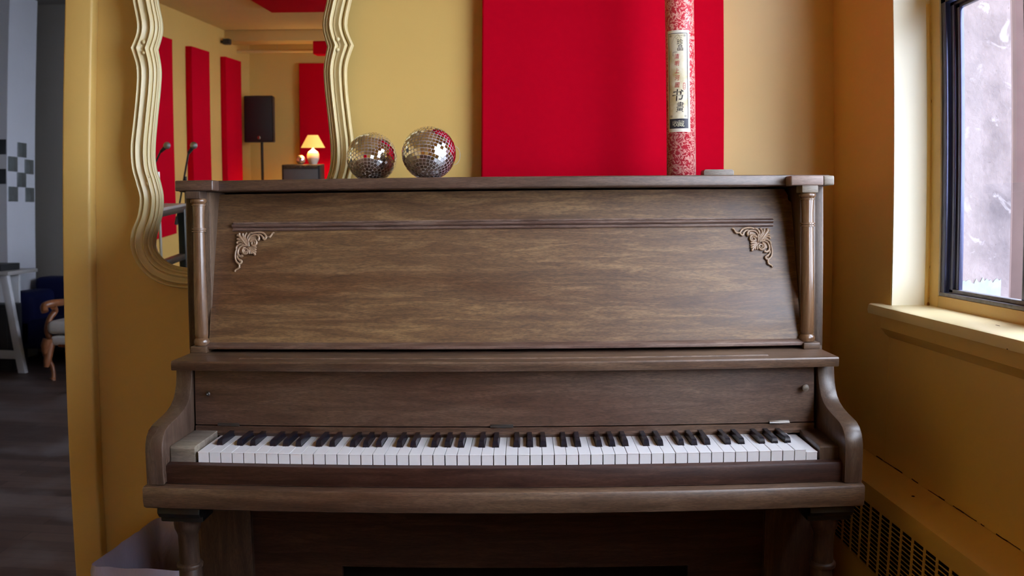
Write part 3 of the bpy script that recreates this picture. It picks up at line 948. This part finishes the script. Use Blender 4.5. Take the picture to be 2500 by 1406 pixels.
# small block on the lid
b = MB(); b.prism([(-.036, 0), (-.036, .017), (-.032, .0205), (.031, .0205), (.036, .0165), (.036, 0)], -.02, .02, 'y', .001)
blk = b.build('wooden_block', M['wood_grey'])
mt4 = PRM.to_4x4(); mt4.translation = P2W(.457, 2.06, LT); blk.matrix_world = mt4
tag(blk, 'small flat wooden block lying on the lid right of the red tube', 'block')

# brocade tube with its label
TR = .0345
tm = PRM.to_4x4(); tm.translation = P2W(.3705, 2.06, LT)
# the tube stands a touch off the piano's own vertical
tm = tm @ Matrix.Rotation(math.radians(.12), 4, 'Y')
tub = thing('scroll_tube', 'tall red brocade tube with a Chinese label, standing on the piano lid', 'scroll tube', matrix=tm)
me = bpy.data.meshes.new('tube_body')
bm = bmesh.new(); uvl = bm.loops.layers.uv.new('UVMap')
nn, hh, zz = 48, 1, .62
V = [[bm.verts.new((TR * math.cos(2 * math.pi * i / nn), TR * math.sin(2 * math.pi * i / nn), z_)) for i in range(nn)] for z_ in (0, zz)]
for i in range(nn):
    f = bm.faces.new((V[0][i], V[0][(i + 1) % nn], V[1][(i + 1) % nn], V[1][i])); f.smooth = True
    for l, (uu, vv_) in zip(f.loops, ((i, 0), (i + 1, 0), (i + 1, zz), (i, zz))): l[uvl].uv = (uu / nn * 2 * math.pi * TR, vv_)
bm.faces.new(V[0][::-1]); bm.faces.new(V[1])
bm.to_mesh(me); bm.free(); me.materials.append(M['brocade'])
ob = bpy.data.objects.new('tube_body', me); COL.objects.link(ob); ob.parent = tub
LZ0, LZ1 = .108, .348      # label bottom / top above the lid
# label frame: angle 0 looks at the camera side (-y); s = arc position


def cyl(s_, z_, lift):
    th_ = s_ / TR - math.radians(19)
    r_ = TR + lift
    return (r_ * math.sin(th_), -r_ * math.cos(th_), z_)


def cyl_rect(b, s0, s1, z0, z1, lift, n_=None):
    n_ = n_ or max(1, int(abs(s1 - s0) / .003))
    for i in range(n_):
        a0 = s0 + (s1 - s0) * i / n_; a1 = s0 + (s1 - s0) * (i + 1) / n_
        b.bm.faces.new([b._v(cyl(*q, lift)) for q in ((a0, z0), (a1, z0), (a1, z1), (a0, z1))])


HWL = .0285
lab_parts = []
b = MB(); cyl_rect(b, -HWL, HWL, LZ0, LZ1, .0004); lab = b.build('paper_label', M['paper_rim'], tub, smooth=0, label='cream label with black border and Chinese writing')
b = MB(); cyl_rect(b, -HWL + .005, HWL - .006, LZ0 + .008, LZ1 - .008, .0006); b.build('label_ground', M['paper'], lab, smooth=0)
SL, SR = -HWL + .0045, HWL - .0055
b = MB()
for (a0, a1, c0, c1) in ((SL, SL + .0014, LZ0 + .008, LZ1 - .007), (SR - .0014, SR, LZ0 + .008, LZ1 - .007), (SL, SR, LZ1 - .0083, LZ1 - .007), (SL, SR, LZ0 + .008, LZ0 + .031)):
    cyl_rect(b, a0, a1, c0, c1, .0009)
for sx_, zz_, sg in ((SL + .003, LZ1 - .010, -1), (SR - .003, LZ1 - .010, -1), (SL + .003, LZ0 + .0335, 1), (SR - .003, LZ0 + .0335, 1)):
    d_ = 1 if sx_ < 0 else -1
    for k in range(2):
        e = .0022 * (k + 1)
        cyl_rect(b, sx_, sx_ + d_ * .007, zz_ + sg * e, zz_ + sg * (e + .0005), .0010)
        cyl_rect(b, sx_ + d_ * e, sx_ + d_ * (e + .0005), zz_, zz_ + sg * .006, .0010)
b.build('label_border', M['ink_navy'], lab, smooth=0)


def glyph(ch, s_c, z_c, size, mat, nm='lettering', stretch=1.0, shear=0.0, wx=1.0):
    cu = bpy.data.curves.new('g', 'FONT'); cu.body = ch; cu.size = 1.0
    go = bpy.data.objects.new('g', cu); COL.objects.link(go)
    bpy.context.view_layer.update()
    dg = bpy.context.evaluated_depsgraph_get(); ev = go.evaluated_get(dg); gm = ev.to_mesh()
    co = [v.co.copy() for v in gm.vertices]; fs = [list(p.vertices) for p in gm.polygons]
    ev.to_mesh_clear(); bpy.data.objects.remove(go); bpy.data.curves.remove(cu)
    x0 = min(c.x for c in co); x1 = max(c.x for c in co); y0 = min(c.y for c in co); y1 = max(c.y for c in co)
    b = MB(); vs = []
    for c in co:
        u = (c.x - (x0 + x1) / 2) * size * wx; v = (c.y - (y0 + y1) / 2) * size * stretch
        vs.append(b._v(cyl(s_c + u + shear * v, z_c + v, .0012)))
    for f in fs:
        try: b.bm.faces.new([vs[i] for i in f])
        except ValueError: pass
    return b


def word(items, mat, nm):
    big = None
    for it in items:
        g = glyph(*it[:4], mat, **(it[4] if len(it) > 4 else {}))
        if big is None: big = g
        else:
            tmp = bpy.data.meshes.new('tmp'); g.bm.to_mesh(tmp); g.bm.free(); big.bm.from_mesh(tmp); bpy.data.meshes.remove(tmp)
    return big.build(nm, mat, lab, smooth=0)


zl = lambda ypx: LZ1 - (ypx - 80) / 242 * (LZ1 - LZ0)     # label rows
word([('珍', .0055, zl(109), .0150), ('品', .0060, zl(123), .0150)], M['ink'], 'lettering')
word([(c_, -.0020, zl(y_), .0135, dict(wx=.85, shear=.12)) for c_, y_ in zip('清明上河圖', (143, 160, 177, 194, 211))], M['ink_red'], 'lettering')
word([('书', -.0015, zl(235), .030, dict(wx=.95, shear=.1)), ('畫', .0040, zl(263), .026, dict(wx=.7, shear=.1))], M['ink'], 'lettering')
word([('收', -.0075, LZ0 + .0195, .0150), ('藏', .0055, LZ0 + .0195, .0165)], M['ink_gold'], 'lettering')
b = MB()
for (a0, a1, c0, c1) in ((-.0115, -.0108, zl(142), zl(132.5)), (-.0115, -.001, zl(133), zl(132.2))): cyl_rect(b, a0, a1, min(c0, c1), max(c0, c1), .0011, 3)
b.build('bracket_mark', M['ink'], lab, smooth=0)
b = MB()   # small red seal
def seal_loop(rx_, rz_, c_s, c_z, wd):
    n_ = 20
    for i in range(n_):
        q = []
        for (j, k_) in ((i, 1), (i + 1, 1), (i + 1, 0), (i, 0)):
            t_ = 2 * math.pi * j / n_
            sx_ = math.copysign(abs(math.cos(t_)) ** .6, math.cos(t_)); sz_ = math.copysign(abs(math.sin(t_)) ** .6, math.sin(t_))
            q.append(b._v(cyl(c_s + (rx_ + wd * k_) * sx_, c_z + (rz_ + wd * k_) * sz_, .0012)))
        b.bm.faces.new(q)
seal_loop(.0022, .0075, .0140, zl(214), .0007)
for k in range(3): cyl_rect(b, .0126, .0154, zl(208 + 5 * k) - .0004, zl(208 + 5 * k) + .0004, .0012, 2)
b.build('seal_mark', M['ink_red'], lab, smooth=0)
b = MB()   # branch painting at the top
for pts in ([(-.014, zl(112)), (-.011, zl(104)), (-.006, zl(96)), (0, zl(92)), (.006, zl(95)), (.012, zl(93))], [(-.006, zl(96)), (-.003, zl(101)), (.001, zl(97))], [(.002, zl(93)), (.006, zl(99)), (.010, zl(98))]):
    q = cr([(p[0], p[1]) for p in pts], 4)
    for p0, p1 in zip(q, q[1:]):
        b.bm.faces.new([b._v(cyl(p0[0], p0[1] - .0005, .0011)), b._v(cyl(p1[0], p1[1] - .0005, .0011)), b._v(cyl(p1[0], p1[1] + .0005, .0011)), b._v(cyl(p0[0], p0[1] + .0005, .0011))])
b.build('branch_drawing', M['ink_brown'], lab, smooth=0)

# ------------------------------------------------------------------ waste bin with liner
BO = Vector((-.83, 2.0, 0))
binr = thing('waste_bin', 'waste bin lined with a pale plastic bag on the floor beside the piano', 'bin', BO)
cor = [(-.947, 1.845), (-.920, 2.185), (-.735, 2.175), (-.722, 1.845)]
cx_ = sum(c[0] for c in cor) / 4; cy_ = sum(c[1] for c in cor) / 4


def rrect(scale, z, jit=0, rs=None, n_=14):
    pts = []
    C4 = [Vector((cx_ + (c[0] - cx_) * scale, cy_ + (c[1] - cy_) * scale)) for c in cor]
    for i in range(4):
        p0, p1, p2 = C4[i - 1], C4[i], C4[(i + 1) % 4]
        a_ = p1 + (p0 - p1).normalized() * .022; c_ = p1 + (p2 - p1).normalized() * .022
        for k in range(5):
            t_ = k / 4
            q = a_ * (1 - t_) ** 2 + p1 * 2 * t_ * (1 - t_) + c_ * t_ ** 2
            pts.append(q)
        nx = p2 + (p1 - p2).normalized() * .022
        for k in range(1, n_):
            pts.append(c_ + (nx - c_) * k / n_)
    out = []
    for i, q in enumerate(pts):
        j = Vector((0, 0, 0))
        if jit:
            nv = mnoise.noise_vector(Vector((q.x * 30, q.y * 30, z * 22)))
            j = nv * jit
        out.append(Vector((q.x, q.y, z)) + j)
    return out


def loft(b, rings_, cap=False):
    R = [[b._v(p) for p in r] for r in rings_]
    n_ = len(R[0])
    for A, B_ in zip(R, R[1:]):
        for i in range(n_): b.bm.faces.new((A[i], A[(i + 1) % n_], B_[(i + 1) % n_], B_[i]))
    if cap: b.bm.faces.new(R[0][::-1])


b = MB(BO); loft(b, [rrect(.78, .0), rrect(.90, .30), rrect(.88, .30), rrect(.77, .01)], True); b.build('bin_body', M['bin'], binr)
b = MB(BO)
loft(b, [rrect(.96, .08, .004), rrect(1.0, .20, .005), rrect(1.02, .27, .008), rrect(1.03, .34, .006), rrect(1.035, .385, .004), rrect(1.015, .401, .003), rrect(.985, .398, .003), rrect(.90, .36, .005), rrect(.80, .30, .006), rrect(.76, .22, .006), rrect(.70, .12, .006), rrect(.3, .05, .003)])
b.build('bin_liner', M['liner'], binr, smooth=60)

# ------------------------------------------------------------------ next room: table, box, cabinet, sofa, armchair
TO = Vector((-4.3, 6.4, 0))
tt = thing('trestle_table', 'pale trestle table with slanting legs in the next room', 'table', TO)
b = MB(TO); b.box(-5.2, -3.755, 6.20, 6.64, .752, .780, .004); b.build('table_top', M['pale_board'], tt)
for yv_ in (6.26, 6.56):
    off = -.19 if yv_ > 6.4 else 0
    for (x_t, x_b) in ((-3.83 + off, -3.70 + off), (-4.85 + off, -4.98 + off)):
        b = MB(TO); b.prism([(x_b - .03, 0), (x_b + .03, 0), (x_t + .03, .752), (x_t - .03, .752)], yv_, yv_ + .045, 'y', .003); b.build('leg', M['white_metal'], tt)
b = MB(TO); b.box(-5.0, -3.735, 6.305, 6.33, .10, .165, .003); b.build('stretcher', M['white_metal'], tt)
b = MB(TO); b.box(-5.0, -3.86, 6.53, 6.55, .50, .752, .003); b.build('rear_board', M['white_metal'], tt)
b = MB((-3.98, 6.2, .783)); b.box(-4.35, -3.83, 6.23, 6.50, .7805, .832, .004); bx = b.build('flat_box', M['black_plastic']); bx.location = (-3.98, 6.2, .783)
tag(bx, 'flat black box with a small white sticker, on the trestle table', 'box')
b = MB((-3.98, 6.2, .783)); b.box(-3.93, -3.85, 6.228, 6.2305, .795, .815); b.build('sticker', M['white_linen'], bx)
b = MB((-4.1, 6.3, 0)); b.box(-4.45, -3.83, 6.345, 6.52, .0, .515, .01); b2 = b.build('speaker_cabinet', M['black_plastic']); b2.location = (-4.1, 6.3, 0)
tag(b2, 'black cabinet standing under the trestle table', 'cabinet')
b = MB((-4.1, 6.3, 0)); b.box(-4.42, -3.86, 6.338, 6.346, .03, .485, .003); b.build('front_cloth', M['black_plastic'], b2)

SO = Vector((-3.2, 6.95, 0))
so = thing('sofa', 'dark navy blue sofa behind the white armchair in the next room', 'sofa', SO)
b = MB(SO); b.box(-4.00, -2.1, 6.68, 7.28, .12, .36, .03, 3); b.build('seat', M['blue_velvet'], so)
b = MB(SO); b.box(-4.02, -2.1, 7.03, 7.29, .30, .68, .05, 4); b.build('backrest', M['blue_velvet'], so)
b = MB(SO); b.box(-4.05, -3.83, 6.68, 7.28, .12, .585, .05, 4); b.build('armrest', M['blue_velvet'], so)
b = MB(SO); b.box(-2.28, -2.06, 6.68, 7.28, .12, .60, .05, 4); b.build('armrest', M['blue_velvet'], so)
for xx in (-3.97, -2.14):
    for yy in (6.74, 7.2):
        b = MB(SO); b.box(xx - .03, xx + .03, yy - .03, yy + .03, 0, .13); b.build('leg', M['black_plastic'], so)

AO = Vector((-3.04, 6.3, 0))
ac = thing('armchair', 'carved wooden armchair with off-white upholstery, half hidden by the wall end', 'armchair', AO)
b = MB(AO); b.box(-3.355, -2.695, 6.02, 6.50, .335, .435, .04, 4); b.build('seat_cushion', M['white_linen'], ac)
b = MB(AO); b.box(-3.325, -2.725, 6.03, 6.50, .255, .325, .02, 3); b.build('seat_base', M['white_linen'], ac)
b = MB(AO); b.box(-3.225, -2.825, 6.46, 6.57, .42, .98, .05, 4); b.build('backrest', M['white_linen'], ac)
for sx in (-1, 1):
    X = lambda v: -3.025 + sx * v
    b = MB(AO)
    b.tube(cr([(X(.325), 6.00, .10), (X(.315), 6.03, .20), (X(.305), 6.06, .30)], 4), [.018, .022, .028, .03, .03, .032, .034, .034, .036][:9], 10)
    b.tube(cr([(X(.29), 6.02, .0), (X(.285), 6.03, .02), (X(.30), 6.05, .08), (X(.325), 6.035, .16), (X(.335), 6.02, .23), (X(.32), 6.03, .30)], 4), [.026] * 3 + [.016] * 6 + [.02] * 4 + [.028] * 4 + [.036] * 4, 10)
    b.build('leg', M['chair_wood'], ac, smooth=60)
    b = MB(AO)
    b.tube(cr([(X(.33), 6.08, .30), (X(.345), 6.07, .36), (X(.335), 6.09, .44), (X(.31), 6.13, .50), (X(.30), 6.08, .535)], 4), .022, 10)
    b.tube(cr([(X(.32), 6.00, .505), (X(.335), 6.02, .545), (X(.30), 6.08, .56), (X(.26), 6.22, .56), (X(.24), 6.38, .58), (X(.20), 6.50, .62)], 4), .027, 10)
    b.build('arm', M['chair_wood'], ac, smooth=60)
    b = MB(AO); b.box(min(X(.22), X(.28)), max(X(.22), X(.28)), 6.20, 6.40, .565, .60, .015, 3); b.build('arm_pad', M['white_linen'], ac)
    b = MB(AO); b.tube([(X(.24), 6.54, 0), (X(.22), 6.52, .3), (X(.20), 6.52, .95)], .022, 8); b.build('leg', M['chair_wood'], ac)
b = MB(AO); b.tube([(-3.27, 6.06, .265), (-3.11, 6.045, .245), (-2.97, 6.04, .255), (-2.83, 6.045, .245), (-2.67, 6.06, .265)], .024, 8); b.build('front_rail', M['chair_wood'], ac)

# ------------------------------------------------------------------ room behind the camera, seen in the mirror
SPO = Vector((-2.87, -6.15, 0))
st = thing('speaker_stand', 'black pole stand carrying the loudspeaker, seen in the mirror', 'speaker stand', SPO)
b = MB(SPO); b.tube([(-2.87, -6.15, .02), (-2.87, -6.15, 1.40)], .0175, 12); b.build('pole', M['black_plastic'], st)
for k in range(3):
    an = math.radians(0 + 120 * k)
    b = MB(SPO); b.tube([(-2.87, -6.15, .55), (-2.87 + .22 * math.cos(an), -6.15 + .30 * math.sin(an), .012)], .011, 8); b.build('leg', M['black_plastic'], st)
SPB = Vector((-2.87, -6.15, 1.40))
sp_ = thing('loudspeaker', 'black loudspeaker box on a pole stand, seen in the mirror', 'loudspeaker', SPB)
b = MB(SPB); b.prism([(-3.05, -6.005), (-2.69, -6.005), (-2.74, -6.30), (-3.00, -6.30)], 1.40, 1.97, 'z', .012); b.build('cabinet', M['black_plastic'], sp_)
b = MB(SPB); b.box(-3.03, -2.71, -6.004, -5.992, 1.42, 1.95, .004); b.build('front_grille', M['black_plastic'], sp_)
b = MB(SPB); b.ball((-2.865, -5.991, 1.458), .020, 12, (1, .2, 1)); b.build('badge', M['steel'], sp_)

AM = Vector((-2.28, -5.80, .69))
am = thing('guitar_amplifier', 'small black combo amplifier with grey grille carrying the table lamp', 'amplifier', AM)
b = MB(AM); b.box(-2.51, -2.05, -5.95, -5.66, .69, 1.137, .01); b.build('cabinet', M['black_plastic'], am)
b = MB(AM); b.box(-2.485, -2.075, -5.661, -5.650, .71, 1.085, .003); b.build('front_cloth', M['grille_cloth'], am)
b = MB(AM); b.box(-2.485, -2.075, -5.662, -5.652, 1.092, 1.128, .002); b.build('control_panel', M['dark_steel'], am)
for k in range(7):
    b = MB(AM); b.ball((-2.46 + k * .06, -5.649, 1.11), .008, 10); b.build('knob', M['black_plastic'], am)
CB = Vector((-2.28, -5.82, 0))
cbt = thing('bass_cabinet', 'black speaker cabinet standing beneath the small amplifier', 'cabinet', CB)
b = MB(CB); b.box(-2.56, -2.0, -6.0, -5.64, .0, .69, .012); b.build('cabinet', M['black_plastic'], cbt)
b = MB(CB); b.box(-2.53, -2.03, -5.642, -5.63, .03, .66, .003); b.build('front_cloth', M['grille_cloth'], cbt)
LO = Vector((-2.155, -5.78, 1.137))
la = thing('table_lamp', 'lit table lamp with white ceramic base and glowing shade, on the amplifier', 'lamp', LO)
b = MB(LO); b.lathe(-2.155, -5.78, [(.045, 1.1372), (.048, 1.145), (.058, 1.17), (.072, 1.21), (.072, 1.25), (.058, 1.285), (.030, 1.305), (.012, 1.32), (.010, 1.35)], 24); b.build('lamp_base', M['white_ceramic'], la, smooth=60)
b = MB(LO)
prof = [(.143, 1.335), (.060, 1.485), (.058, 1.485), (.140, 1.335)]
rg = [[b._v((-2.155 + r_ * math.cos(2 * math.pi * i / 28), -5.78 + r_ * math.sin(2 * math.pi * i / 28), z_)) for i in range(28)] for r_, z_ in prof]
for A, B_ in zip(rg, rg[1:]):
    for i in range(28): b.bm.faces.new((A[i], A[(i + 1) % 28], B_[(i + 1) % 28], B_[i]))
b.build('lamp_shade', M['shade'], la)
ll = bpy.data.lights.new('lamp_bulb', 'POINT'); ll.energy = 20; ll.color = (1, .62, .28); ll.shadow_soft_size = .03
lo = bpy.data.objects.new('lamp_bulb', ll); COL.objects.link(lo); lo.parent = la; lo.location = (0, 0, .26)
mirror_ball('small mirrored ball beside the table lamp on the amplifier, seen in the mirror', 'disco ball', -2.29, -5.76, .055, (0, .3, 1), loc=(-2.30, -5.76, 1.137 + .055), rows=14)


def mic_stand(x, y, hx, hz, tx, tz, px_, pole_top, label, pole_mat):
    o = Vector((px_, y, 0))
    r_ = thing('microphone_stand', label, 'microphone stand', o, group='microphone stands seen in the mirror')
    b = MB(o); b.tube([(px_, y, .01), (px_, y, pole_top)], .010, 10); b.build('pole', pole_mat, r_)
    for k in range(3):
        an = math.radians(30 + 120 * k)
        b = MB(o); b.tube([(px_, y, .09), (px_ + .28 * math.cos(an), y + .28 * math.sin(an), .008)], .007, 8); b.build('leg', M['black_plastic'], r_)
    b = MB(o); b.tube([(hx, y, hz), (tx, y, tz)], .0065, 8); b.tube([(tx, y, tz), (tx + (tx - hx) * .13, y, tz + (tz - hz) * .13)], .013, 8); b.build('boom', M['black_plastic'], r_)
    m_ = Vector((hx, y, hz)); d_ = Vector((hx - tx, 0, hz - tz)).normalized(); d_ = (d_ + Vector((.5, 0, 0))).normalized()
    o2 = m_.copy()
    mc = thing('microphone', label.replace('boom stand holding the', 'grey-headed').replace('microphone in', 'microphone in'), 'microphone', o2)
    return r_, mc, d_, m_


r1 = mic_stand(0, -1.2, -2.075, 1.325, -2.165, .90, -2.10, 1.17, 'boom stand in front of the middle red panel in the mirror', M['black_plastic'])
r2 = mic_stand(0, -1.25, -2.290, 1.335, -2.44, 1.05, -2.31, 1.20, 'boom stand close to the left curve of the mirror frame', M['steel'])
for (rt, mc, d_, m_), lb in ((r1, 'microphone with round grey head before the middle red panel in the mirror'), (r2, 'microphone with round grey head beside the left curve of the mirror')):
    mc['label'] = lb; mc['group'] = 'microphones seen in the mirror'
    b = MB(m_); m_ = m_ + d_ * .022; b.tube([m_ - d_ * .02, m_ + d_ * .05], [.011, .016], 12); b.build('handle', M['black_plastic'], mc)
    b = MB(m_); b.ball(m_ + d_ * .065, .025, 16); b.build('head', M['mic_grille'], mc)

WO = Vector((-2.25, 0, 0))
wb = thing('workbench', 'tall narrow table with dark metal frame and pale top, seen low in the mirror', 'table', WO)
b = MB(WO); b.box(-2.6, -1.87, -.55, .6, 1.018, 1.034, .002); b.build('table_top', M['pale_board'], wb)
b = MB(WO); b.box(-2.6, -1.872, -.548, .598, .985, 1.0175, .001); b.build('apron_frame', M['black_iron'], wb)
for xx in (-2.6, -1.91):
    for yy in (-.55, .56):
        b = MB(WO); b.box(xx, xx + .04, yy, yy + .04, 0, 1.0, .001); b.build('leg', M['black_iron'], wb)
b = MB(WO); b.box(-1.91, -1.872, -.51, .56, .70, .735, .001); b.build('crossbar', M['black_iron'], wb)
b = MB((-3.07, -5.37, 2.55)); b.box(-3.10, -3.02, -5.42, -5.32, 2.52, 2.585, .01); b.box(XL, -3.09, -5.385, -5.355, 2.54, 2.565)
cm = b.build('security_camera', M['black_plastic']); cm.location = (-3.07, -5.37, 2.55); tag(cm, 'little black camera high on the wall, seen in the mirror', 'camera')
b = MB((-1.0, -6.0, 2.5)); b.tube([(XL, -6.0, 2.505), (XR, -6.0, 2.505)], .022, 12); pp = b.build('ceiling_pipe', M['ceiling']); pp.location = (-1.0, -6.0, 2.5); tag(pp, 'yellow painted pipe running below the beam in the mirror', 'pipe')
for xx in (-2.63, -1.4, 0):
    b = MB((-1.0, -6.0, 2.5)); b.tube([(xx, -6.0, 2.50), (xx, -6.0, 2.70)], .008, 8); b.build('pipe_hanger', M['ceiling'], pp)
